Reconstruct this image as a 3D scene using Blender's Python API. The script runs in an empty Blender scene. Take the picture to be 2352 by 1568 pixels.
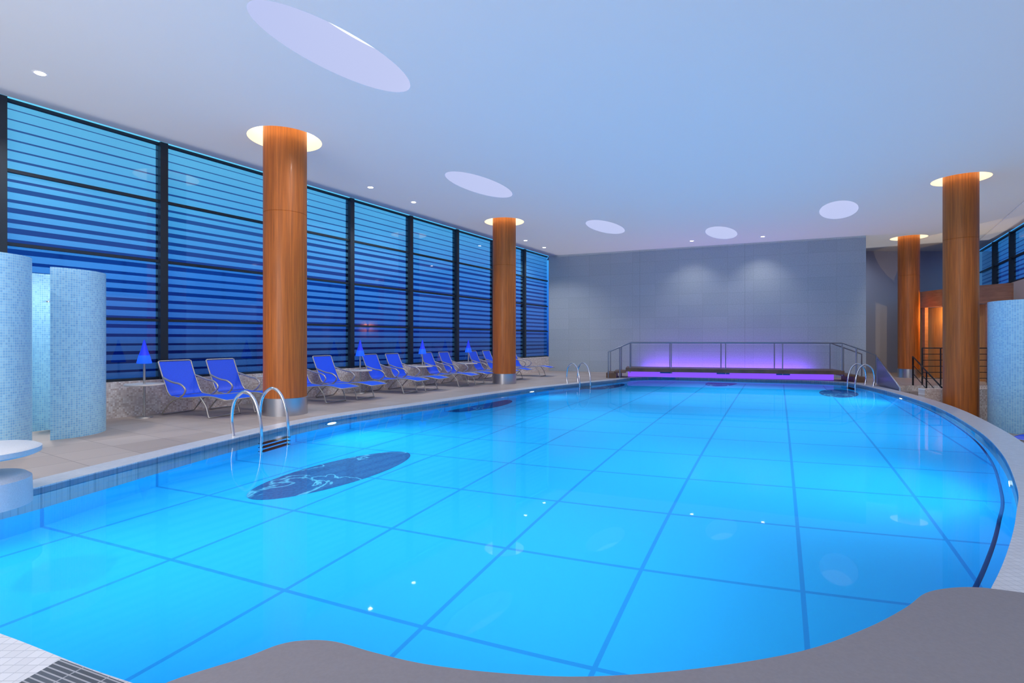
import bpy, math
from mathutils import Vector, Matrix
from mathutils.geometry import tessellate_polygon
F=1200.0; CX=1176.0; HY=780.0; CZ=1.35; CEIL=5.0; WZ=-0.05; PZ=-1.15; SUNK=-0.55
ZOOM=(1176,784,1.0)
sc=bpy.context.scene
sc.view_settings.view_transform='Standard'
COL=sc.collection
def P(px,py,z=0.0):
    D=F*(CZ-z)/(py-HY); return Vector(((px-CX)/F*D,D,z))
def PD(px,D,z=0.0): return Vector(((px-CX)/F*D,D,z))
# ---------------- materials
def new_mat(name):
    m=bpy.data.materials.new(name); m.use_nodes=True
    nt=m.node_tree; b=nt.nodes['Principled BSDF']; return m,nt,b
def M(name,col,rough=0.5,metal=0.0,emit=None,es=0.0,coat=0.0,noise=0.0,nscale=20.0,bump=0.0):
    m,nt,b=new_mat(name)
    b.inputs['Base Color'].default_value=(*col,1); b.inputs['Roughness'].default_value=rough
    b.inputs['Metallic'].default_value=metal; b.inputs['Coat Weight'].default_value=coat
    if emit: b.inputs['Emission Color'].default_value=(*emit,1); b.inputs['Emission Strength'].default_value=es
    if noise>0 or bump>0:
        tc=nt.nodes.new('ShaderNodeTexCoord'); n=nt.nodes.new('ShaderNodeTexNoise'); n.inputs['Scale'].default_value=nscale; n.inputs['Detail'].default_value=4
        nt.links.new(tc.outputs['Object'],n.inputs['Vector'])
        if noise>0:
            r=nt.nodes.new('ShaderNodeMapRange'); r.inputs['From Min'].default_value=.3; r.inputs['From Max'].default_value=.7
            r.inputs['To Min'].default_value=1-noise; r.inputs['To Max'].default_value=1+noise
            nt.links.new(n.outputs['Fac'],r.inputs['Value'])
            v=nt.nodes.new('ShaderNodeVectorMath'); v.operation='SCALE'; v.inputs[0].default_value=col
            nt.links.new(r.outputs[0],v.inputs['Scale']); nt.links.new(v.outputs[0],b.inputs['Base Color'])
        if bump>0:
            bp=nt.nodes.new('ShaderNodeBump'); bp.inputs['Strength'].default_value=bump; bp.inputs['Distance'].default_value=.01
            nt.links.new(n.outputs['Fac'],bp.inputs['Height']); nt.links.new(bp.outputs[0],b.inputs['Normal'])
    return m
def emis(name,col,s): return M(name,(0.05,0.05,0.05),emit=col,es=s)
def math_node(nt,op,a,b=None,c=None):
    n=nt.nodes.new('ShaderNodeMath'); n.operation=op
    for i,v in enumerate((a,b,c)):
        if v is None: continue
        if isinstance(v,(int,float)): n.inputs[i].default_value=v
        else: nt.links.new(v,n.inputs[i])
    return n.outputs[0]
def mixcol(nt,fac,a,b):
    n=nt.nodes.new('ShaderNodeMix'); n.data_type='RGBA'
    for s,v in ((0,fac),(6,a),(7,b)):
        if isinstance(v,(int,float)): n.inputs[s].default_value=v
        elif isinstance(v,tuple): n.inputs[s].default_value=(*v,1)
        else: nt.links.new(v,n.inputs[s])
    return n.outputs[2]
def line_mask(nt,val,period,width):
    f=math_node(nt,'FRACT',math_node(nt,'DIVIDE',val,period))
    a=math_node(nt,'ABSOLUTE',math_node(nt,'SUBTRACT',f,0.5))
    return math_node(nt,'GREATER_THAN',a,0.5-width/period/2)
def dot(nt,vec,d):
    n=nt.nodes.new('ShaderNodeVectorMath'); n.operation='DOT_PRODUCT'; nt.links.new(vec,n.inputs[0]); n.inputs[1].default_value=d
    return n.outputs['Value']
def geo(nt):
    return nt.nodes.new('ShaderNodeNewGeometry').outputs['Position']
def tile_mat(name,c1,grout,size,gw,var=0.15,rough=0.4,dirs=((1,0,0),(0,1,0)),c2=None,coat=0):
    m,nt,b=new_mat(name); tc=nt.nodes.new('ShaderNodeTexCoord').outputs['Object']
    us=[dot(nt,tc,d) for d in dirs]
    mk=None; comb=nt.nodes.new('ShaderNodeCombineXYZ')
    for i,u in enumerate(us):
        l=line_mask(nt,u,size if not isinstance(size,tuple) else size[i],gw); mk=l if mk is None else math_node(nt,'MAXIMUM',mk,l)
        nt.links.new(math_node(nt,'FLOOR',math_node(nt,'DIVIDE',u,size if not isinstance(size,tuple) else size[i])),comb.inputs[i])
    w=nt.nodes.new('ShaderNodeTexWhiteNoise'); nt.links.new(comb.outputs[0],w.inputs['Vector'])
    if c2 is None: c2=tuple(min(1,c*(1+2*var)) for c in c1)
    base=mixcol(nt,w.outputs['Value'],c1,c2)
    nt.links.new(mixcol(nt,mk,base,grout),b.inputs['Base Color']); b.inputs['Roughness'].default_value=rough; b.inputs['Coat Weight'].default_value=coat
    return m
# ---------------- mesh helpers
def mesh_obj(name,verts,faces,mat,parent=None,smooth=False,loc=None,rotz=0.0):
    me=bpy.data.meshes.new(name); me.from_pydata([tuple(v) for v in verts],[],faces); me.validate(); me.update()
    if mat: me.materials.append(mat)
    if smooth:
        for p in me.polygons: p.use_smooth=True
    o=bpy.data.objects.new(name,me); COL.objects.link(o)
    if parent: o.parent=parent
    if loc is not None: o.location=loc
    if rotz: o.rotation_euler=(0,0,rotz)
    return o
def tag(o,label,cat,group=None,kind=None):
    o['label']=label; o['category']=cat
    if group: o['group']=group
    if kind: o['kind']=kind
    return o
def struct(o,label=None,cat=None):
    o['kind']='structure'
    if label: o['label']=label
    if cat: o['category']=cat
    return o
def empty(name,loc,rotz=0.0):
    e=bpy.data.objects.new(name,None); e.location=loc; e.rotation_euler=(0,0,rotz); e.empty_display_size=.1; COL.objects.link(e); return e
def flat(polys,z,flip=False):
    pl=[[Vector((p[0],p[1],0)) for p in poly] for poly in polys]
    tris=tessellate_polygon(pl); vs=[(p[0],p[1],z) for poly in polys for p in poly]
    fs=[]
    for t in tris:
        a,b,c=[Vector(vs[i]) for i in t]
        n=(b-a).cross(c-a).z
        if (n<0)!=flip: t=(t[0],t[2],t[1])
        fs.append(tuple(t))
    return vs,fs
def prism_vf(poly,z0,z1,holes=()):
    polys=[poly]+list(holes)
    v1,f1=flat(polys,z1); v0,f0=flat(polys,z0,True); n=len(v1)
    vs=v1+v0; fs=list(f1)+[tuple(i+n for i in f) for f in f0]
    k=0
    for pl in polys:
        m=len(pl)
        for i in range(m):
            j=(i+1)%m; fs.append((k+i,k+n+i,k+n+j,k+j))
        k+=m
    return vs,fs
def prism(name,poly,z0,z1,mat,parent=None,holes=(),**k):
    vs,fs=prism_vf(poly,z0,z1,holes)
    o=mesh_obj(name,vs,fs,mat,parent,**k)
    import bmesh
    bm=bmesh.new(); bm.from_mesh(o.data); bmesh.ops.recalc_face_normals(bm,faces=bm.faces); bm.to_mesh(o.data); bm.free()
    return o
def boxes(name,lst,mat,parent=None,loc=None,rotz=0,bevel=0):
    vs=[];fs=[]
    for (cx,cy,cz,sx,sy,sz) in lst:
        b=len(vs)
        for dz in (-.5,.5):
            for dx,dy in ((-.5,-.5),(.5,-.5),(.5,.5),(-.5,.5)): vs.append((cx+dx*sx,cy+dy*sy,cz+dz*sz))
        fs+= [(b+3,b+2,b+1,b),(b+4,b+5,b+6,b+7)]+[(b+i,b+(i+1)%4,b+4+(i+1)%4,b+4+i) for i in range(4)]
    o=mesh_obj(name,vs,fs,mat,parent,loc=loc,rotz=rotz)
    if bevel: 
        md=o.modifiers.new('b','BEVEL'); md.width=bevel; md.segments=2
    return o
def lathe(name,prof,mat,parent=None,seg=64,loc=None,a0=0,a1=2*math.pi,smooth=True):
    full=abs(a1-a0-2*math.pi)<1e-6; n=seg if full else seg+1
    vs=[];fs=[]
    for i in range(n):
        a=a0+(a1-a0)*i/seg
        for r,z in prof: vs.append((r*math.cos(a),r*math.sin(a),z))
    m=len(prof)
    for i in range(seg):
        j=(i+1)%n
        for k in range(m-1): fs.append((i*m+k,j*m+k,j*m+k+1,i*m+k+1))
    o=mesh_obj(name,vs,fs,mat,parent,loc=loc)
    if smooth:
        for p in o.data.polygons: p.use_smooth=True
        md=o.modifiers.new('es','EDGE_SPLIT'); md.split_angle=math.radians(35)
    return o
def catmull(pts,n=6,closed=False):
    pts=[Vector(p) for p in pts]; out=[]; N=len(pts)
    for i in range(N if closed else N-1):
        g=lambda k: pts[k%N] if closed else pts[max(0,min(N-1,k))]
        p0,p1,p2,p3=g(i-1),g(i),g(i+1),g(i+2)
        for s in range(n):
            t=s/n
            out.append(.5*((2*p1)+(p2-p0)*t+(2*p0-5*p1+4*p2-p3)*t*t+(3*p1-p0-3*p2+p3)*t**3))
    if not closed: out.append(pts[-1])
    return out
def tubes(name,paths,r,mat,parent=None,loc=None,rotz=0,cyc=False,res=4):
    cu=bpy.data.curves.new(name+'_c','CURVE'); cu.dimensions='3D'; cu.bevel_depth=r; cu.bevel_resolution=res; cu.use_fill_caps=True
    for p in paths:
        s=cu.splines.new('POLY'); s.points.add(len(p)-1)
        for i,q in enumerate(p): s.points[i].co=(q[0],q[1],q[2],1)
        s.use_cyclic_u=cyc
    t=bpy.data.objects.new('tmp',cu); COL.objects.link(t)
    dg=bpy.context.evaluated_depsgraph_get(); dg.update()
    me=bpy.data.meshes.new_from_object(t.evaluated_get(dg)); me.name=name
    bpy.data.objects.remove(t); bpy.data.curves.remove(cu)
    me.materials.clear(); me.materials.append(mat)
    for p in me.polygons: p.use_smooth=True
    o=bpy.data.objects.new(name,me); COL.objects.link(o)
    if parent: o.parent=parent
    if loc is not None: o.location=loc
    if rotz: o.rotation_euler=(0,0,rotz)
    return o
def copy_thing(src,name_loc,rotz=None):
    e=src.copy(); COL.objects.link(e); e.location=name_loc
    if rotz is not None: e.rotation_euler=(0,0,rotz)
    for c in list(src.children):
        k=c.copy(); k.parent=e; COL.objects.link(k)
        for g in list(c.children):
            q=g.copy(); q.parent=k; COL.objects.link(q)
    return e
# ---------------- materials defs
m_ceil=M('ceiling_paint',(.74,.755,.78),.85)
m_deck=tile_mat('deck_stone',(.42,.34,.30),(.24,.20,.18),(.6,.6),.008,.12,.55,dirs=((.853,-.523,0),(.523,.853,0)),c2=(.49,.41,.37))
m_coping=tile_mat('coping_tile',(.62,.62,.66),(.46,.47,.52),.05,.004,.05,.35)
m_ledge=M('grey_stone',(.235,.215,.235),.6,noise=.05,nscale=60)
m_mosaicb=tile_mat('beige_mosaic',(.62,.49,.42),(.7,.62,.56),(.03,.03),.003,.3,.35,dirs=((1,0,0),(0,0,1)),c2=(.97,.90,.84))
m_steel=M('brushed_steel',(.55,.56,.6),.28,1.0)
m_chrome=M('chrome',(.8,.8,.83),.12,1.0)
m_black=M('black_metal',(.01,.013,.02),.35,.5)
m_mull=M('dark_mullion',(.02,.03,.045),.4,.3)
m_white=M('white_plaster',(.78,.79,.83),.6)
m_lamp=emis('lamp_glow',(1,.93,.85),25)
m_skyd=emis('skylight_diffuser',(.90,.94,1.0),1.1)
m_shaft=M('shaft_glow',(.05,.05,.06),.8,emit=(.58,.65,1.0),es=.8)  # shaft wall brightness is put in as emission, not paint
m_cove=emis('cove_glow',(1,.90,.60),3.0)
m_covew=M('cove_wall_glow',(.8,.75,.6),.8,emit=(1,.82,.48),es=.8)  # recess wall glows by itself to stand in for lamp light on it
def shower_mat(name,r,ca=(.26,.60,.88),cb_=(.42,.80,1.0),gr=(.70,.91,.99),sz=.03):
    m,nt,b=new_mat(name); tc=nt.nodes.new('ShaderNodeTexCoord').outputs['Object']
    sx=nt.nodes.new('ShaderNodeSeparateXYZ'); nt.links.new(tc,sx.inputs[0])
    ang=math_node(nt,'MULTIPLY',math_node(nt,'ARCTAN2',sx.outputs[1],sx.outputs[0]),r)
    g=math_node(nt,'MAXIMUM',line_mask(nt,ang,sz,.004),line_mask(nt,sx.outputs[2],sz,.004))
    cb=nt.nodes.new('ShaderNodeCombineXYZ')
    nt.links.new(math_node(nt,'FLOOR',math_node(nt,'DIVIDE',ang,sz)),cb.inputs[0]); nt.links.new(math_node(nt,'FLOOR',math_node(nt,'DIVIDE',sx.outputs[2],sz)),cb.inputs[1])
    w=nt.nodes.new('ShaderNodeTexWhiteNoise'); nt.links.new(cb.outputs[0],w.inputs['Vector'])
    c=mixcol(nt,w.outputs['Value'],ca,cb_)
    nt.links.new(mixcol(nt,g,c,gr),b.inputs['Base Color']); b.inputs['Roughness'].default_value=.3
    return m
m_show=shower_mat('blue_mosaic',.6)
def wood_mat(name,c1,c2,scale=(6,6,.35),coat=.5,rough=.35):
    m,nt,b=new_mat(name); tc=nt.nodes.new('ShaderNodeTexCoord').outputs['Object']
    mp=nt.nodes.new('ShaderNodeMapping'); mp.inputs['Scale'].default_value=scale; nt.links.new(tc,mp.inputs[0])
    n=nt.nodes.new('ShaderNodeTexNoise'); n.inputs['Scale'].default_value=2.5; n.inputs['Detail'].default_value=8; n.inputs['Roughness'].default_value=.6; nt.links.new(mp.outputs[0],n.inputs['Vector'])
    r=nt.nodes.new('ShaderNodeValToRGB'); r.color_ramp.elements[0].position=.33; r.color_ramp.elements[1].position=.67
    r.color_ramp.elements[0].color=(*c1,1); r.color_ramp.elements[1].color=(*c2,1)
    nt.links.new(n.outputs['Fac'],r.inputs[0]); nt.links.new(r.outputs[0],b.inputs['Base Color'])
    b.inputs['Roughness'].default_value=rough; b.inputs['Coat Weight'].default_value=coat; b.inputs['Coat Roughness'].default_value=.15
    return m
m_wood=wood_mat('cherry_veneer',(.34,.082,.006),(.60,.155,.014),scale=(13,13,.4),coat=.08,rough=.5)
m_wood2=wood_mat('pavilion_wood',(.32,.13,.06),(.46,.20,.10),(1,1,6),.2)
m_wood3=wood_mat('warm_wood',(.45,.2,.06),(.6,.3,.1),(8,8,.4),.2)
m_plank=wood_mat('bridge_planks',(.12,.06,.04),(.22,.11,.06),(1,12,1),.1,.5)
def farwall_mat():
    m,nt,b=new_mat('grey_stone_cladding'); tc=nt.nodes.new('ShaderNodeTexCoord').outputs['Object']
    sx=nt.nodes.new('ShaderNodeSeparateXYZ'); nt.links.new(tc,sx.inputs[0])
    n=nt.nodes.new('ShaderNodeTexNoise'); n.inputs['Scale'].default_value=30; n.inputs['Detail'].default_value=6; nt.links.new(tc,n.inputs['Vector'])
    cb=nt.nodes.new('ShaderNodeCombineXYZ')
    nt.links.new(math_node(nt,'FLOOR',math_node(nt,'DIVIDE',sx.outputs[0],.9)),cb.inputs[0]); nt.links.new(math_node(nt,'FLOOR',math_node(nt,'DIVIDE',sx.outputs[2],.45)),cb.inputs[1])
    w=nt.nodes.new('ShaderNodeTexWhiteNoise'); nt.links.new(cb.outputs[0],w.inputs['Vector'])
    f=math_node(nt,'ADD',math_node(nt,'MULTIPLY',n.outputs['Fac'],.9),math_node(nt,'MULTIPLY',w.outputs['Value'],.1))
    c=mixcol(nt,f,(.28,.34,.39),(.58,.64,.70))
    g=math_node(nt,'MAXIMUM',math_node(nt,'MULTIPLY',line_mask(nt,sx.outputs[0],3.9,.015),.5),math_node(nt,'MULTIPLY',math_node(nt,'MAXIMUM',line_mask(nt,sx.outputs[0],.9,.012),line_mask(nt,sx.outputs[2],.45,.012)),.28))
    nt.links.new(mixcol(nt,g,c,(.22,.25,.28)),b.inputs['Base Color']); b.inputs['Roughness'].default_value=.6
    return m
m_far=farwall_mat()
def pool_mat(wall=False):
    m,nt,b=new_mat('pool_mosaic'); pos=geo(nt)
    G=Vector((.492,3.126)); a=(.55,1.08); bb=(1.09,-.376)
    det=a[0]*bb[1]-a[1]*bb[0]
    iu=(bb[1]/det,-bb[0]/det,0); iv=(-a[1]/det,a[0]/det,0)
    mk=None
    for d in ((iu,) if wall else (iu,iv)):
        off=d[0]*G.x+d[1]*G.y
        v=math_node(nt,'SUBTRACT',dot(nt,pos,d),off)
        f=math_node(nt,'FRACT',math_node(nt,'ADD',v,0.5))
        l=math_node(nt,'LESS_THAN',math_node(nt,'ABSOLUTE',math_node(nt,'SUBTRACT',f,0.5)),.014)
        mk=l if mk is None else math_node(nt,'MAXIMUM',mk,l)
    sm=None
    for d in ((.455,.89,0),(.89,-.455,0),(0,0,1)):
        l=line_mask(nt,dot(nt,pos,d),.05,.005); sm=l if sm is None else math_node(nt,'MAXIMUM',sm,l)
    base=mixcol(nt,math_node(nt,'MULTIPLY',sm,.2),(.022,.46,.90),(.015,.34,.76))
    nt.links.new(mixcol(nt,mk,base,(.016,.29,.70)),b.inputs['Base Color'])
    b.inputs['Roughness'].default_value=.6; b.inputs['Specular IOR Level'].default_value=.1
    return m
m_pool=pool_mat(); m_poolw=pool_mat(True)
def medal_mat():
    m,nt,b=new_mat('medallion_mosaic'); tc=nt.nodes.new('ShaderNodeTexCoord').outputs['Object']
    n=nt.nodes.new('ShaderNodeTexNoise'); n.inputs['Scale'].default_value=.9; n.inputs['Detail'].default_value=6; n.inputs['Distortion'].default_value=.6; nt.links.new(tc,n.inputs['Vector'])
    a=math_node(nt,'ABSOLUTE',math_node(nt,'SUBTRACT',n.outputs['Fac'],.53))
    v=nt.nodes.new('ShaderNodeMapRange'); v.inputs['From Min'].default_value=0; v.inputs['From Max'].default_value=.010; v.inputs['To Min'].default_value=1; v.inputs['To Max'].default_value=0; nt.links.new(a,v.inputs[0])
    n2=nt.nodes.new('ShaderNodeTexNoise'); n2.inputs['Scale'].default_value=30; nt.links.new(tc,n2.inputs['Vector'])
    base=mixcol(nt,n2.outputs['Fac'],(.001,.03,.16),(.006,.15,.42))
    nt.links.new(mixcol(nt,v.outputs[0],base,(.12,.5,.72)),b.inputs['Base Color']); return m
m_medal=medal_mat()
def water_mat():
    m,nt,b=new_mat('water'); nt.nodes.remove(b); out=nt.nodes['Material Output']
    tc=nt.nodes.new('ShaderNodeTexCoord'); n=nt.nodes.new('ShaderNodeTexNoise'); n.inputs['Scale'].default_value=1.2; n.inputs['Detail'].default_value=2
    nt.links.new(tc.outputs['Object'],n.inputs['Vector']); bp=nt.nodes.new('ShaderNodeBump'); bp.inputs['Strength'].default_value=.012; bp.inputs['Distance'].default_value=.03
    nt.links.new(n.outputs['Fac'],bp.inputs['Height'])
    rf=nt.nodes.new('ShaderNodeBsdfRefraction'); rf.inputs['IOR'].default_value=1.33; rf.inputs['Roughness'].default_value=0; rf.inputs['Color'].default_value=(.95,.99,1,1)
    gl=nt.nodes.new('ShaderNodeBsdfGlossy'); gl.inputs['Roughness'].default_value=0.02
    fn=nt.nodes.new('ShaderNodeFresnel'); fn.inputs[0].default_value=1.33
    for q in (rf,gl): nt.links.new(bp.outputs[0],q.inputs['Normal'])
    f=math_node(nt,'MULTIPLY',fn.outputs[0],.38)
    mx=nt.nodes.new('ShaderNodeMixShader'); nt.links.new(f,mx.inputs[0]); nt.links.new(rf.outputs[0],mx.inputs[1]); nt.links.new(gl.outputs[0],mx.inputs[2])
    nt.links.new(mx.outputs[0],out.inputs[0]); return m
m_water=water_mat()
def pane_mat():
    m,nt,b=new_mat('fritted_glass'); nt.nodes.remove(b); out=nt.nodes['Material Output']
    pos=geo(nt); sx=nt.nodes.new('ShaderNodeSeparateXYZ'); nt.links.new(pos,sx.inputs[0]); z=sx.outputs[2]
    zz=math_node(nt,'DIVIDE',math_node(nt,'SUBTRACT',z,.62),.1565)
    fr=math_node(nt,'FRACT',zz)
    wn=nt.nodes.new('ShaderNodeTexWhiteNoise'); wn.noise_dimensions='1D'; nt.links.new(math_node(nt,'FLOOR',zz),wn.inputs['W'])
    mr=nt.nodes.new('ShaderNodeMapRange'); mr.inputs['From Min'].default_value=.62; mr.inputs['From Max'].default_value=5; nt.links.new(z,mr.inputs[0])
    ramp=nt.nodes.new('ShaderNodeValToRGB'); nt.links.new(mr.outputs[0],ramp.inputs[0])
    e=ramp.color_ramp.elements; e[0].position=0; e[0].color=(.33,.33,.33,1); e[1].position=1; e[1].color=(.1,.1,.1,1)
    for p,v in ((.25,.36),(.5,.46),(.7,.42),(.82,.2)):
        q=e.new(p); q.color=(v,v,v,1)
    dark=math_node(nt,'LESS_THAN',fr,math_node(nt,'MULTIPLY',ramp.outputs[0],math_node(nt,'ADD',.72,math_node(nt,'MULTIPLY',wn.outputs['Value'],.5))))
    big=nt.nodes.new('ShaderNodeTexNoise'); big.inputs['Scale'].default_value=.5; big.inputs['Detail'].default_value=3; nt.links.new(pos,big.inputs['Vector'])
    tint=mixcol(nt,big.outputs['Fac'],(.62,.70,.80),(1.0,1.0,1.0))
    tr=nt.nodes.new('ShaderNodeBsdfTransparent'); nt.links.new(tint,tr.inputs[0])
    td=nt.nodes.new('ShaderNodeBsdfTransparent'); td.inputs[0].default_value=(.10,.13,.28,1)
    df=nt.nodes.new('ShaderNodeBsdfDiffuse'); df.inputs[0].default_value=(.14,.42,.66,1)
    mxl=nt.nodes.new('ShaderNodeMixShader'); mxl.inputs[0].default_value=.28; nt.links.new(tr.outputs[0],mxl.inputs[1]); nt.links.new(df.outputs[0],mxl.inputs[2])
    mx=nt.nodes.new('ShaderNodeMixShader'); nt.links.new(dark,mx.inputs[0]); nt.links.new(mxl.outputs[0],mx.inputs[1]); nt.links.new(td.outputs[0],mx.inputs[2])
    gl=nt.nodes.new('ShaderNodeBsdfGlossy'); gl.inputs['Roughness'].default_value=.03; gl.inputs['Color'].default_value=(.75,.8,1,1)
    fn=nt.nodes.new('ShaderNodeFresnel'); fn.inputs[0].default_value=1.45
    ff=math_node(nt,'MINIMUM',math_node(nt,'MULTIPLY',fn.outputs[0],1.8),.42)
    m2=nt.nodes.new('ShaderNodeMixShader'); nt.links.new(ff,m2.inputs[0]); nt.links.new(mx.outputs[0],m2.inputs[1]); nt.links.new(gl.outputs[0],m2.inputs[2])
    nt.links.new(m2.outputs[0],out.inputs[0]); return m
m_pane=pane_mat()
def clear_mat():
    m,nt,b=new_mat('clear_glass'); nt.nodes.remove(b); out=nt.nodes['Material Output']
    tr=nt.nodes.new('ShaderNodeBsdfTransparent'); tr.inputs[0].default_value=(.93,.96,.97,1)
    gl=nt.nodes.new('ShaderNodeBsdfGlossy'); gl.inputs['Roughness'].default_value=.03
    m2=nt.nodes.new('ShaderNodeMixShader'); m2.inputs[0].default_value=.02; nt.links.new(tr.outputs[0],m2.inputs[1]); nt.links.new(gl.outputs[0],m2.inputs[2])
    nt.links.new(m2.outputs[0],out.inputs[0]); return m
m_clear=clear_mat()
# ---------------- world
w=bpy.data.worlds.new('World'); sc.world=w; w.use_nodes=True; nt=w.node_tree
tc=nt.nodes.new('ShaderNodeTexCoord'); sx=nt.nodes.new('ShaderNodeSeparateXYZ'); nt.links.new(tc.outputs['Generated'],sx.inputs[0])
rp=nt.nodes.new('ShaderNodeValToRGB'); mr=nt.nodes.new('ShaderNodeMapRange'); mr.inputs['From Min'].default_value=-.2; mr.inputs['From Max'].default_value=.6
nt.links.new(sx.outputs[2],mr.inputs[0]); nt.links.new(mr.outputs[0],rp.inputs[0])
e=rp.color_ramp.elements; e[0].position=0; e[0].color=(.003,.02,.14,1); e[1].position=1; e[1].color=(.14,.60,1,1)
for p,c in ((.24,(.006,.045,.28,1)),(.27,(.010,.10,.56,1)),(.38,(.025,.24,.88,1)),(.5,(.08,.52,1.0,1)),(.65,(.15,.66,1.0,1))):
    q=e.new(p); q.color=c
nt.links.new(rp.outputs[0],nt.nodes['Background'].inputs[0]); nt.nodes['Background'].inputs[1].default_value=1.05
# ---------------- layout
d=Vector((-.523,-.853)); Cc=Vector((1.60,22.75)); nin=Vector((.853,-.523))
WR=Vector((15.9,16.2)); dr=Vector((.524,.852))
def rw(D): return Vector((WR.x+(D-WR.y)/dr.y*dr.x,D))
pc=[(-4.75,3.5),(-4.62,3.95),(-4.34,4.63),(-4.19,5.31),(-3.79,7.04),(-3.12,9.0),(-1.64,11.17),(.53,14.34),(3.3,17.3),(4.4,18.6),
    (5.6,18.75),(8.0,17.8),(10.2,16.9),(10.35,15.6),(9.55,12.96),(8.48,10.45),(7.0,7.9),(5.83,6.23),(4.6,4.76),(3.91,4.05),(3.29,3.45),(2.61,2.84),(1.7,2.1),(.5,1.75),(-.7,1.8),
    (-1.54,2.06),(-2.33,2.38),(-3.4,2.78),(-4.4,3.12)]
pool=[Vector((p.x,p.y)) for p in catmull([(x,y,0) for x,y in pc],8,True)]
def offset(poly,dist):
    N=len(poly); out=[]
    for i in range(N):
        t=(poly[(i+1)%N]-poly[i-1]).normalized(); out.append(poly[i]+Vector((-t.y,t.x))*dist)
    return out
copo=offset(pool,.32)
def nearest(p):
    p=Vector((p[0],p[1])); i=min(range(len(pool)),key=lambda k:(pool[k]-p).length)
    t=(pool[(i+1)%len(pool)]-pool[i-1]).normalized(); return pool[i],t,Vector((t.y,-t.x))
o=prism('trim_coping',copo,-.6,.012,m_coping,holes=[pool]); struct(o,'pale grey mosaic coping around the pool','pool edge')
vs,fs=flat([pool],PZ); struct(mesh_obj('floor_pool',vs,fs,m_pool),'blue mosaic pool floor with darker grid lines','pool floor')
N=len(pool); vs=[(p.x,p.y,.0) for p in pool]+[(p.x,p.y,PZ) for p in pool]
struct(mesh_obj('wall_pool',vs,[(i,(i+1)%N,N+(i+1)%N,N+i) for i in range(N)],m_poolw,smooth=True),'blue mosaic pool side wall','pool wall')
wpool=offset(pool,-.004)
vs,fs=flat([wpool],WZ); wo=mesh_obj('pool_water',vs,fs,m_water); tag(wo,'clear still turquoise water filling the curved pool','water')
ri=[i for i in range(N) if pool[i].x>2.4 and pool[i].y<16.2 and pool[i].y>2.6]
off=offset(pool,-.1)
m_navy=M('navy_tile',(.003,.09,.32),.9)
struct(tubes('trim_pool_band',[[(off[i].x,off[i].y,-.2) for i in ri]],.013,m_navy),'dark blue band along the pool side','pool trim')
ifr=min(range(N),key=lambda k:(copo[k]-Vector((10.7,15.5))).length)
inr=min(range(N),key=lambda k:(copo[k]-Vector((2.9,2.65))).length)
path=[]; k=ifr
while k!=inr: path.append(copo[k]); k=(k-1)%N
path.append(copo[inr])
deck=[(-13.6,-2),(1.6,22.75),(1.6,24),(20.7,24),(20.7,15.5),(copo[ifr].x+.15,15.5)]+[tuple(p) for p in path]+[(6.0,1.8),(6.0,-2)]
o=prism('floor',deck,-.2,0,m_deck); struct(o,'beige stone tile pool deck','floor')
path=[]; k=ifr
while k!=inr: path.append(copo[k]); k=(k+1)%N
path.append(copo[inr])
sk=[(20.7,15.5)]+[(copo[ifr].x+.15,15.5)]+[tuple(p) for p in path]+[(6.0,1.8),(7.2,1.8)]
vs,fs=flat([sk],SUNK); struct(mesh_obj('floor_sunken',vs,fs,m_deck),'beige stone tile lower floor','floor')
struct(boxes('wall_step',[(16,15.45,-.275,10,.08,.54)],m_mosaicb),'beige mosaic retaining wall','wall')
phi=math.radians(32); ud=Vector((math.sin(phi),math.cos(phi))); vd=Vector((ud.y,-ud.x))
def ell(c,A,B,n=64): return [Vector(c)+ud*A*math.cos(2*math.pi*i/n)+vd*B*math.sin(2*math.pi*i/n) for i in range(n)]
sky=[(-2.2,6.66),(-.74,12.38),(3.05,16.97),(7.17,17.88),(9.22,14.75)]
cols=[((-4.14,9.54),.37,.63,0),((-.24,16.2),.36,.61,0),((10.22,11.9),.32,.54,SUNK),((14.2,18.7),.32,.55,0)]
holes=[ell(c,1.2,.47) for c in sky]+[[Vector(c)+Vector((math.cos(a),math.sin(a)))*rc for a in [2*math.pi*i/64 for i in range(64)]] for c,r,rc,z in cols]
cpoly=[Vector(p) for p in ((-13.6,-2),(1.6,22.75),(1.6,24),(20.7,24),(4.7,-2))]
vs,fs=flat([cpoly]+holes,CEIL,True); struct(mesh_obj('ceiling',vs,fs,m_ceil),'smooth pale painted ceiling with round openings','ceiling')
for i,c in enumerate(sky):
    e=empty('skylight',(c[0],c[1],CEIL)); tag(e,'oval recessed skylight with glowing white diffuser in the ceiling','skylight','oval ceiling skylights')
    L=[p-Vector(c) for p in ell(c,1.2,.47)]; n=len(L); T=[p+Vector((.2,.45)) for p in L]
    vs=[(p.x,p.y,0) for p in L]+[(p.x,p.y,.7) for p in T]
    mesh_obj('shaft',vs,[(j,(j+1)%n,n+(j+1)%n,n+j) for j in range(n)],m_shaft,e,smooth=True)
    vs,fs=flat([T],.7,True); mesh_obj('diffuser',vs,fs,m_skyd,e)
for c in sky:
    L=[p-Vector(c) for p in ell(c,1.2,.47)]
    o=prism('floor_medallion',L,0,.006,m_medal,loc=(c[0],c[1],PZ)); tag(o,'oval navy mosaic medallion with pale veins on the pool floor','mosaic','oval mosaics on the pool floor')
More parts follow.
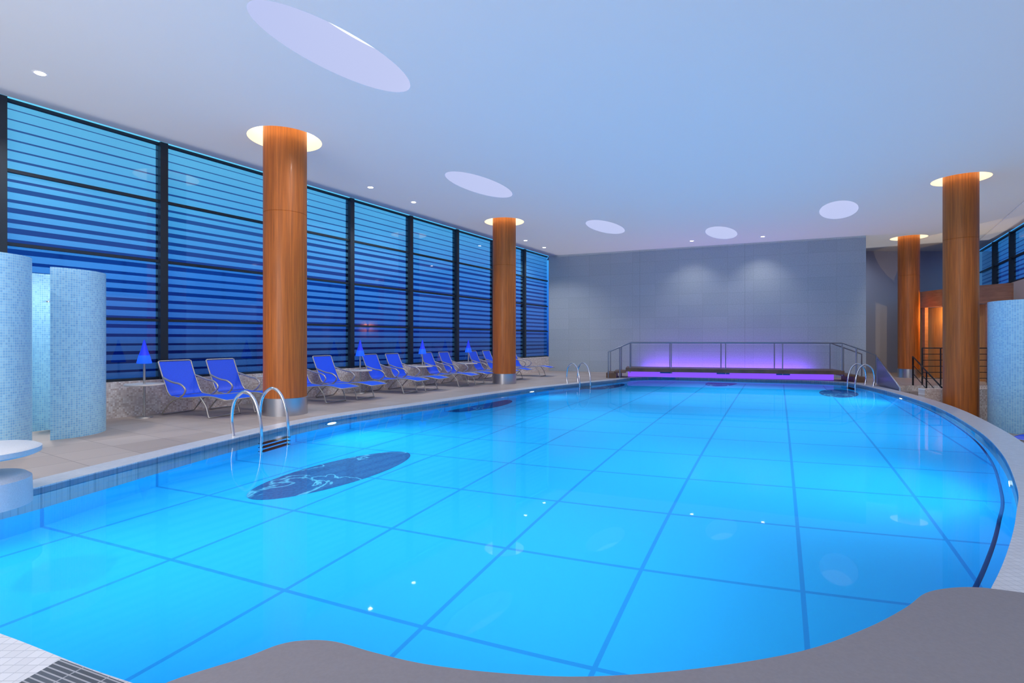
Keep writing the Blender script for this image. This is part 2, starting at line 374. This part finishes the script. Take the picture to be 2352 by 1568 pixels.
for (c,r,rc,z0) in cols:
    e=empty('column',(c[0],c[1],z0)); H=CEIL-z0
    tag(e,'round column clad in orange cherry wood with steel foot' if z0==0 else 'round column clad in orange cherry wood on lower floor','column','round wooden columns')
    bz=.3 if z0==0 else .04
    lathe('shaft',[(r,bz),(r,H-1.38),(r-.006,H-1.375),(r-.006,H-1.37),(r,H-1.365),(r,H+.28)],m_wood,e)
    lathe('base_band',[(r+.012,0),(r+.012,bz+.01),(r,bz+.015)],m_steel,e)
    e2=empty('cove_light',(c[0],c[1],CEIL)); tag(e2,'round recessed warm cove light ringing a wooden column','cove light','warm ceiling cove lights')
    lathe('recess',[(rc,0),(rc,.28)],m_covew,e2)
    lathe('glow_ring',[(rc,.28),(r,.28)],m_cove,e2)
def downlight(px,py):
    p=P(px,py,CEIL)
    e=empty('downlight',p); tag(e,'small round recessed ceiling downlight switched on','ceiling light','ceiling downlights')
    lathe('trim_ring',[(.06,-.004),(.085,-.004),(.09,0)],m_white,e,seg=24)
    lathe('lens',[(0.0005,-.006),(.06,-.006)],m_lamp,e,seg=24)
    return p
dl=[downlight(*q) for q in ((92,168),(851,430),(950,464),(1207,552),(1250,568),(1589,553),(1752,543))]
struct(prism('wall_rear',[(-13.6,-2.2),(4.9,-2.2),(4.9,-2),(-13.6,-2)],0,CEIL,m_white),'white wall','wall')
fa=Vector((1.60,22.75)); fb=Vector((12.4,18.3)); fd=(fb-fa); fang=math.atan2(fd.y,fd.x)
struct(boxes('wall_far',[(fd.length/2,.15,2.5,fd.length,.3,5.0)],m_far,loc=(fa.x,fa.y,0),rotz=fang),'grey stone clad feature wall','wall')
struct(boxes('wall_recess',[(16,21.65,2.5,8.2,.2,5.0)],M('recess_paint',(.42,.46,.60),.8)),'lavender grey painted wall in the recess','wall')
Lw=29.0; wang=math.atan2(d.y,d.x)
struct(boxes('wall_left',[(Lw/2,-.15,.31,Lw,.3,.62)],m_mosaicb,loc=(Cc.x,Cc.y,0),rotz=wang),'low beige mosaic parapet under the windows','wall')
ss=[-.05]+[1.99+2.226*k for k in range(13)]
rz=[.64,1.71,2.80,3.91,4.97]
for i in range(len(ss)-1):
    a,b=ss[i],ss[i+1]; cx=(a+b)/2
    vs=[(a,-.12,.62),(b,-.12,.62),(b,-.12,5),(a,-.12,5)]
    wnd=mesh_obj('window_%d'%(i+1),vs,[(3,2,1,0)],m_pane,loc=(Cc.x,Cc.y,0),rotz=wang); struct(wnd,'tall window bay with horizontal blue frit stripes','window')
    fr=boxes('window_frame',[(b,-.11,2.81,.13,.18,4.38)]+[(cx,-.1,z,b-a,.06,.05) for z in rz],m_mull,wnd)
ra=rw(-2); rb=rw(24); rd=rb-ra; rang=math.atan2(rd.y,rd.x); RL=rd.length
struct(boxes('wall_right',[(RL/2,-.15,1.35,RL,.3,3.8)],m_white,loc=(ra.x,ra.y,0),rotz=rang),'white painted wall','wall')
k=0; s=RL-3.05
while s>2:
    a,b=s-2.2,s; k+=1
    wnd=mesh_obj('window_%d'%(13+k),[(a,-.12,3.25),(b,-.12,3.25),(b,-.12,5),(a,-.12,5)],[(3,2,1,0)],m_pane,loc=(ra.x,ra.y,0),rotz=rang); struct(wnd,'high window bay with horizontal blue frit stripes','window')
    boxes('window_frame',[(a,-.08,4.12,.1,.16,1.75)]+[((a+b)/2,-.08,z,b-a,.08,.055) for z in (3.28,4.1,4.97)],m_mull,wnd)
    s-=2.2
lp=[P(x,y,.06) for x,y in ((250,1640),(380,1568),(560,1510),(640,1480),(700,1470),(770,1473),(860,1498),(980,1525),(1150,1545),(1350,1553),(1600,1535),(1840,1495),(1990,1442),(2080,1395),(2125,1362),(2180,1350),(2240,1348),(2300,1354),(2400,1368),(2600,1400))]
lc=[(p.x,p.y) for p in catmull(lp,5)]
o=prism('stone_ledge',lc+[(5.0,.6),(-1.0,.6)],.024,.06,m_ledge); tag(o,'smooth grey wavy-edged stone ledge at the pool rim','ledge')
g=[P(x,y,.02) for x,y in ((45,1568),(140,1514),(285,1568),(330,1600),(60,1760),(-120,1660))]
m_grate=tile_mat('dark_grate',(.045,.05,.065),(.35,.35,.38),(.16,.022),.006,.2,.4,dirs=((.93,-.37,0),(.37,.93,0)))
o=prism('drain_grate',[(p.x,p.y) for p in g],.0,.022,m_grate); tag(o,'dark slatted drain grate set beside the coping','grate')
# ---------------- showers
def arc_wall(name,c,r,h,a0,a1,z0,parent,th=.09):
    return lathe(name,[(r,0),(r,h),(r-th,h),(r-th,0),(r,0)],m_show,parent,seg=64,a0=a0,a1=a1)
def shower(c,r,h,a0,a1,z0,label,head=True):
    e=empty('shower_enclosure',(c[0],c[1],z0)); tag(e,label,'shower','mosaic shower enclosures')
    o=arc_wall('curved_screen',c,r,h,a0,a1,z0,e)
    vs=[];fs=[]
    for a in (a0,a1):
        b=len(vs)
        for rr,z in ((r,0),(r,h),(r-.09,h),(r-.09,0)): vs.append((rr*math.cos(a),rr*math.sin(a),z))
        fs.append((b,b+1,b+2,b+3))
    mesh_obj('screen_edge',vs,fs,m_show,e)
    return e
D2=math.radians
c2=(-6.57,7.48)
aF=math.atan2(-c2[1],-c2[0])
e2=shower(c2,.6,2.33,aF-.05,aF-.05+D2(285),0,'curved shower screen of small light blue mosaic tiles')
tubes('shower_pipe',[[(.0,.48,1.93),(-.02,.3,1.99),(-.05,.15,1.98),(-.06,.08,1.93)]],.016,m_chrome,e2)
lathe('shower_head',[(.0005,.04),(.03,.04),(.13,0),(.13,-.015),(.0005,-.015)],m_chrome,e2,seg=24,loc=(-.06,.08,1.9))
c1=(-6.30,6.12); aB=math.atan2(c1[1],c1[0])
shower(c1,.5,2.35,aB+D2(40),aB+D2(320),0,'curved shower screen of pale blue mosaic beside the deck')
c3=(11.03,10.79); aB=math.atan2(c3[1],c3[0])
shower(c3,.9,2.71,aB+D2(40),aB+D2(320),SUNK,'large curved blue mosaic shower screen on the lower floor')
e=empty('mosaic_pedestal_table',PD(-62,4.35,0.0)); tag(e,'round white mosaic pedestal with disc top at the pool edge','table')
m_wm=M('white_mosaic',(.66,.67,.71),.45,noise=.08,nscale=120)
lathe('base',[(.0005,.2),(.33,.2),(.365,.17),(.37,.01),(.37,-.05)],m_wm,e)
lathe('stem',[(.14,.2),(.14,.38)],m_wm,e)
lathe('table_top',[(.0005,.37),(.40,.37),(.43,.385),(.43,.425),(.40,.44),(.0005,.44)],m_wm,e)
# ---------------- loungers
m_sling=M('blue_sling',(.004,.09,.90),.5,noise=.15,nscale=120)
m_frame=M('champagne_metal',(.50,.46,.42),.4,.7)
def ribbon(name,prof,hw,mat,parent,th=.012):
    vs=[];fs=[]; n=len(prof)
    for x,z in prof: vs+=[(x,-hw,z),(x,hw,z),(x,-hw,z-th),(x,hw,z-th)]
    for i in range(n-1):
        a=i*4;b=a+4
        fs+=[(a,b,b+1,a+1),(a+2,a+3,b+3,b+2),(a,a+2,b+2,b),(a+1,b+1,b+3,a+3)]
    fs+=[(0,1,3,2),((n-1)*4,(n-1)*4+2,(n-1)*4+3,(n-1)*4+1)]
    return mesh_obj(name,vs,fs,mat,parent)
def P2(l): return [(p.x,p.y) for p in catmull([(x,z,0) for x,z in l],5)]
def lounger(loc,rot):
    e=empty('sun_lounger',loc,rot)
    tag(e,'reclined sun lounger with royal blue sling and metal frame','sun lounger','blue sun loungers on the deck')
    bp=P2([(-.52,.95),(-.45,.78),(-.35,.56),(-.28,.42),(-.22,.36)])
    sp=P2([(-.19,.345),(.05,.325),(.4,.35),(.75,.375),(1.08,.33)])
    W=.315
    ribbon('backrest',bp,W-.012,m_sling,e); ribbon('seat',sp,W-.012,m_sling,e)
    full=bp+sp
    tubes('frame',[[(x,-W,z) for x,z in full]+[(full[-1][0]+.02,y,full[-1][1]-.01) for y in (-W+.03,0,W-.03)]+[(x,W,z) for x,z in reversed(full)]+[(-.53,y,.965) for y in (W-.03,0,-W+.03)]],.012,m_frame,e,cyc=True,res=3)
    for sg in (-1,1):
        a=catmull([(-.40,sg*W,.68),(-.30,sg*(W+.02),.65),(-.12,sg*(W+.025),.60),(.06,sg*(W+.02),.57),(.17,sg*(W+.01),.48),(.12,sg*W,.39),(.02,sg*W,.33)],6)
        tubes('armrest',[a],.016,m_frame,e,res=3)
    fl=catmull([(.52,-W,.36),(.66,-W,.2),(.72,-W,.03),(.74,-W+.04,.017),(.74,0,.017),(.74,W-.04,.017),(.72,W,.03),(.66,W,.2),(.52,W,.36)],4)
    tubes('front_leg',[fl],.013,m_frame,e,res=3)
    bl=catmull([(.02,-W,.33),(-.2,-W,.24),(-.40,-W,.05),(-.43,-W+.04,.017),(-.43,0,.017),(-.43,W-.04,.017),(-.40,W,.05),(-.2,W,.24),(.02,W,.33)],4)
    tubes('rear_leg',[bl],.013,m_frame,e,res=3)
    return e
row=Vector((.523,.853)); L0=Vector((-5.76,9.50)); lrot=-.36
first=None
for dl_ in (0,.84,2.43,3.27,4.77,5.59,7.02,7.84,9.37,10.2,11.9):
    q=L0+row*dl_
    if first is None: first=lounger((q.x,q.y,0),lrot)
    else: copy_thing(first,(q.x,q.y,0))
pl=copy_thing(first,(9.1,8.35,SUNK),math.pi+.25); pl['label']='violet blue sun lounger on the lower floor'; pl['group']='loungers on the lower floor'
m_shade=M('blue_shade',(.01,.03,.6),.4,emit=(.01,.04,1.0),es=.45)
m_shade2=M('blue_shade_rim',(.01,.1,.8),.4,emit=(.01,.10,1.0),es=.8)
m_top=M('table_laminate',(.62,.56,.53),.4)
def lamp(loc):
    e=empty('lamp_table',loc); tag(e,'small round side table with pole and blue cone lamp shade','lamp','blue cone lamps between the loungers')
    lathe('base',[(.0005,.02),(.12,.02),(.13,0)],m_frame,e,seg=32)
    lathe('pole',[(.018,.02),(.018,1.0)],m_frame,e,seg=16)
    lathe('table_top',[(.0005,.56),(.29,.56),(.3,.57),(.29,.59),(.0005,.59)],m_top,e,seg=48)
    lathe('lamp_shade',[(.082,1.08),(.055,1.16),(.012,1.34),(.0005,1.35)],m_shade,e,seg=32)
    lathe('shade_skirt',[(.108,.94),(.112,.955),(.082,1.08)],m_shade2,e,seg=32)
    return e
R0=Vector((-6.37,9.05)); fl=None
for s in (0,2.45,4.85,7.2,9.45):
    q=R0+row*s
    if fl is None: fl=lamp((q.x,q.y,0))
    else: copy_thing(fl,(q.x,q.y,0))
def ladder(p):
    c,t,nn=nearest(p); ang=math.atan2(nn.y,nn.x)
    e=empty('pool_ladder',(c.x,c.y,0),ang); tag(e,'chrome pool ladder with two hooped handrails','pool ladder','chrome pool ladders')
    for sg in (-1,1):
        y=sg*.27
        a=catmull([(-.16,y,.012),(-.19,y,.25),(-.14,y,.5),(.02,y,.63),(.17,y,.55),(.26,y,.35),(.3,y,.1),(.3,y,-.3),(.3,y,-.9)],6)
        tubes('handrail',[a],.022,m_chrome,e)
    for z in (-.2,-.45,-.7): boxes('tread',[(.3,0,z,.1,.54,.035)],m_black,e)
    return e
ladder((-3.6,7.55)); ladder((1.7,15.9)); ladder((10.3,15.3))
def ulamp(p,z=-.28,en=70):
    c,t,nn=nearest(p); q=c+nn*.012; ang=math.atan2(nn.y,nn.x)
    e=empty('underwater_lamp',(q.x,q.y,z),ang); tag(e,'round white underwater lamp set in the pool wall','pool light','underwater pool lamps')
    L=lathe('lens',[(.0005,.01),(.1,.01)],emis('underwater_lens',(.75,.95,1),5),e,seg=24); L.rotation_euler=(0,math.pi/2,0)
    R=lathe('rim',[(.1,.012),(.125,.012),(.13,-.01)],m_steel,e,seg=24); R.rotation_euler=(0,math.pi/2,0)
    l=bpy.data.lights.new('underwater_light','SPOT'); l.energy=en; l.color=(.35,.85,1); l.spot_size=2.6; l.spot_blend=1; l.shadow_soft_size=.08
    lo=bpy.data.objects.new('underwater_light',l); lo.location=(q.x+nn.x*.08,q.y+nn.y*.08,z); lo.rotation_euler=(math.radians(70),0,ang-math.pi/2); COL.objects.link(lo)
for p in ((-3.1,9.1),(.53,14.3),(9.4,12.5),(-4.7,4.0),(5.0,5.2)): ulamp(p)
# ---------------- bridge
bl=PD(1437,18.3); br=PD(1940,16.6); bd=Vector((br.x-bl.x,br.y-bl.y)); BL=bd.length; bang=math.atan2(bd.y,bd.x)
e=empty('footbridge',(bl.x,bl.y,0),bang); tag(e,'low wooden footbridge with steel railings lit purple underneath','footbridge')
boxes('deck',[(BL/2,.1+i*.2,.335,BL,.19,.05) for i in range(6)],m_plank,e)
for y in (.03,1.17): boxes('beam',[(BL/2,y,.275,BL,.05,.07)],m_plank,e)
for f in (.2,.47,.74): boxes('bracket',[(BL*f,.05,.215,.4,.05,.04)],m_navy,e)
m_pur=emis('purple_weir_glow',(.24,.08,1.0),1.05)  # emission stands in for purple light falling on the weir wall
boxes('glowing_weir_wall',[(BL/2,.85,.12,BL-.1,.04,.22)],m_pur,e)  # weir wall below the bridge, its lit look put into the material
def onb(px):
    k=(px-CX)/F; return (k*bl.y-bl.x)/(bd.x/BL-k*bd.y/BL)
posts=[onb(x) for x in (1447,1542,1667,1798,1935)]
RH=1.25
m_rail=M('railing_steel',(.30,.31,.36),.35,.9)
for y in (.03,1.17):
    tubes('handrail',[[(posts[0],y,RH),(posts[-1],y,RH)]],.025,m_rail,e)
    for sp_ in posts: tubes('post',[[(sp_,y,.2),(sp_,y,RH)]],.018,m_rail,e)
    tubes('end_rail',[[(posts[0],y,RH),(posts[0]-.75,y,RH-.33),(posts[0]-.75,y,0)],[(posts[0]-.35,y,RH-.16),(posts[0]-.35,y,0.0)]],.022,m_rail,e)
    tubes('end_rail',[[(posts[-1],y,RH),(posts[-1]+.95,y,RH-.38),(posts[-1]+.95,y,0)],[(posts[-1]+.4,y,RH-.16),(posts[-1]+.4,y,0.0)]],.022,m_rail,e)
for i in range(4): boxes('glass_infill',[((posts[i]+posts[i+1])/2,.03,.78,posts[i+1]-posts[i]-.08,.01,.78)],m_clear,e)
for q in ((-.2,.6,.21,.4,1.15,.05),(-.5,.6,.09,.35,1.15,.17),(BL+.2,.6,.21,.4,1.15,.05),(BL+.45,.6,.09,.35,1.15,.17)): boxes('step',[q],m_plank,e)
def area(name,loc,rot,sx,sy,en,col):
    l=bpy.data.lights.new(name,'AREA'); l.shape='RECTANGLE'; l.size=sx; l.size_y=sy; l.energy=en; l.color=col
    o=bpy.data.objects.new(name,l); o.location=loc; o.rotation_euler=rot; COL.objects.link(o); return o
fu=fd.normalized(); fn_=Vector((fu.y,-fu.x))
mid=fa+fu*(fd.length*.60)+fn_*.3
area('purple_wall_light',(mid.x,mid.y,.12),(math.radians(150),0,fang),fd.length*.5,.08,58,(.30,.08,1))
# ---------------- stairs
e=empty('stairs',(10.75,15.38,0)); tag(e,'short stone stairs down to the lower floor','stairs')
for i in range(3): boxes('step',[(.45-.11*i,-.2-.4*i,(-.14*(i+1)+SUNK)/2,1.1,.4,abs(SUNK+.14*(i+1)))],m_deck,e)
def slab(name,a,b,za0,za1,zb0,zb1,mat,parent,th=.03):
    a=Vector(a);b=Vector(b);n=(b-a).normalized(); n=Vector((-n.y,n.x))*th/2
    vs=[]
    for s in (1,-1):
        for p,z in ((a,za0),(b,zb0),(b,zb1),(a,za1)): vs.append((p.x+s*n.x,p.y+s*n.y,z))
    return mesh_obj(name,vs,[(0,1,2,3),(7,6,5,4)]+[(i,i+4,(i+1)%4+4,(i+1)%4) for i in range(4)],mat,parent)
e=empty('stair_balustrade',(0,0,0)); tag(e,'slanted grey glass balustrade beside the stairs','balustrade')
A=PD(2016,15.5); B=PD(2066,13.8)
B.x=max(B.x,10.25)
slab('panel',A.xy,B.xy,.05,.80,-.45,.05,M('smoky_panel',(.16,.17,.25),.2),e)
tubes('handrail',[[(A.x,A.y,0),(A.x,A.y,.83),(B.x,B.y,.07),(B.x,B.y,SUNK)]],.022,m_steel,e)
e=empty('stair_railing',(0,0,0)); tag(e,'black metal railing beside the stairs','railing')
A=PD(2097,15.5); B=PD(2163,13.7)
tubes('handrail',[[(A.x,A.y,0),(A.x,A.y,.85),(B.x,B.y,.1),(B.x,B.y,SUNK)]],.022,m_black,e)
for h in (.25,.5): tubes('bar',[[(A.x,A.y,.85-h),(B.x,B.y,.1-h)]],.01,m_black,e)
mx=(A+B)/2; tubes('post',[[(mx.x,mx.y,.47),(mx.x,mx.y,SUNK+.2)]],.018,m_black,e)
e=empty('deck_railing',(0,0,0)); tag(e,'black metal railing along the deck edge','railing')
tubes('handrail',[[(12.25,15.6,0),(12.25,15.6,1.1),(15.0,15.6,1.1),(15.0,15.6,0)]],.022,m_black,e)
for z in (.2,.38,.56,.74,.92): tubes('bar',[[(12.25,15.6,z),(15.0,15.6,z)]],.01,m_black,e)
for x in (12.8,13.5,14.2): tubes('post',[[(x,15.6,0),(x,15.6,1.1)]],.018,m_black,e)
o=boxes('mosaic_low_wall',[(10.75,12.6,(SUNK+.17)/2,1.75,.2,.17-SUNK)],m_mosaicb); tag(o,'low beige mosaic wall beside the column','low wall')
# ---------------- pavilion
e=empty('wooden_pavilion',(0,0,0)); tag(e,'curved wood clad pavilion with deep fascia and warm interior','pavilion')
pp=[(16.3,20.9),(15.3,20.0),(14.85,19.2),(14.75,18.3),(14.75,17.6),(14.8,17.0),(14.95,16.5),(15.2,15.9)]
pp=[(p.x,p.y) for p in catmull([(x,y,0) for x,y in pp],5)]
def band(name,path,z0,z1,mat,parent,th=.12):
    pth=[Vector(p) for p in path]; n=len(pth); offp=[]
    for i in range(n):
        t=(pth[min(n-1,i+1)]-pth[max(0,i-1)]).normalized(); offp.append(pth[i]+Vector((-t.y,t.x))*th)
    poly=[tuple(p) for p in pth]+[tuple(p) for p in reversed(offp)]
    return prism(name,poly,z0,z1,mat,parent)
band('fascia',pp,2.5,3.08,m_wood2,e)
band('wall_panel',[(x+.35,y+.3) for x,y in pp[:-4]],0,2.5,m_wood3,e,.06)
for i in range(0,len(pp)-4,6):
    x,y=pp[i]; boxes('post',[(x+.12,y,1.25,.12,.12,2.5)],m_wood2,e)
l=bpy.data.lights.new('pavilion_light','POINT'); l.energy=60; l.color=(1,.65,.25); l.shadow_soft_size=0
lo=bpy.data.objects.new('pavilion_light',l); lo.location=(14.95,17.9,2.2); COL.objects.link(lo)
struct(prism('trim_bulkhead',[(13.3,13.5),(18.7,21.5),(15.75,16.2),(14.2,13.5)],CEIL-.04,CEIL-.005,m_white),'pale bulkhead strip below the ceiling','ceiling trim')
# ---------------- lights
area('ceiling_fill',(3.0,10.1,4.93),(math.pi,0,-phi),15,30,365,(1.0,.93,.88))  # added fill facing the ceiling, no such fixture in the room
area('rear_fill',(-4,-1.9,2.8),(math.radians(90),0,math.radians(-12)),9,3,600,(1.0,.94,.92))  # added fill behind the camera for upright surfaces, not a real wall lamp
for x,y in ((-2.6,5.2),(0.2,4.4),(-1.4,8.0),(2.2,7.0),(1.6,10.5),(4.8,9.5),(4.4,13.6),(7.4,12.6),(6.6,15.6),(-3.4,4.0),(4.0,6.0),(8.0,14.6),(6.4,9.4)):
    area('pool_fill',(x,y,-.09),(0,0,-phi),3.0,3.0,33,(.6,.9,1.0))  # added down-facing fill just under the surface to brighten the pool
def spot(p,en,size,col=(1,.95,.9),tgt=None,rad=0.0,blend=.6):
    l=bpy.data.lights.new('downlight_or_fill_beam','SPOT'); l.energy=en; l.spot_size=size; l.spot_blend=blend; l.color=col; l.shadow_soft_size=rad  # used for the visible downlights and for added fill spots
    o=bpy.data.objects.new('downlight_or_fill_beam',l); o.location=(p[0],p[1],p[2]-.03)
    if tgt is not None: o.rotation_euler=(Vector(tgt)-Vector(o.location)).to_track_quat('-Z','Y').to_euler()
    COL.objects.link(o)
for p in dl[:5]: spot(p,130,2.3)
for p in dl[5:]:
    t=Vector((p.x+.35,p.y+.9,0)); spot(p,65,1.7,tgt=(t.x,t.y,2.0),blend=1)
for x,y in ((-6,3.5),(-8,6),(-5,0),(0,0),(3,.5),(12.5,13.5),(8.8,6.0)): spot((x,y,CEIL),150,2.4)  # extra beams without fixtures, added for more light from above
for s_ in (17.5,14.5,11.5,8.5,5.5,2.5):
    q=Cc+d*s_+nin*4.2; t=Cc+d*s_+nin*.3; spot((q.x,q.y,CEIL),120,1.5,(1,.92,.85),tgt=(t.x,t.y,.2),blend=1)  # added spots without fixtures, brighten the parapet and lounger side
q=Vector(c2); spot((q.x-.05,q.y-.05,3.6),180,.75,(1,.97,.92),tgt=(q.x,q.y,0),blend=.5)  # added spot, brightens the inside of the shower screen
spot((7.4,8.2,CEIL),190,.9,(1,.85,.66),tgt=(10.2,11.9,1.6),blend=1)  # added warm fill on the column standing on the lower floor
spot((12.4,15.6,CEIL),130,1.1,(1,.85,.66),tgt=(14.2,18.7,1.6),blend=1)  # added warm fill on the far right column
spot((14.2,19.6,CEIL),60,2.0,(.8,.88,1.0),tgt=(13.6,21.4,2.2),blend=1)  # added fill for the recess wall, no fixture there
spot((-1.2,6.0,CEIL),70,.9,(1,.88,.7),tgt=(-4.1,9.5,1.6),blend=1)  # added warm fill on the near left column
cam=bpy.data.cameras.new('Camera'); cam.sensor_width=36; cam.clip_end=200
cam.lens=F/2352*36*ZOOM[2]; cam.shift_x=(ZOOM[0]-CX)/2352*ZOOM[2]; cam.shift_y=-(ZOOM[1]-HY)/2352*ZOOM[2]
co=bpy.data.objects.new('Camera',cam); co.location=(0,0,CZ); co.rotation_euler=(math.pi/2,0,0); COL.objects.link(co); sc.camera=co
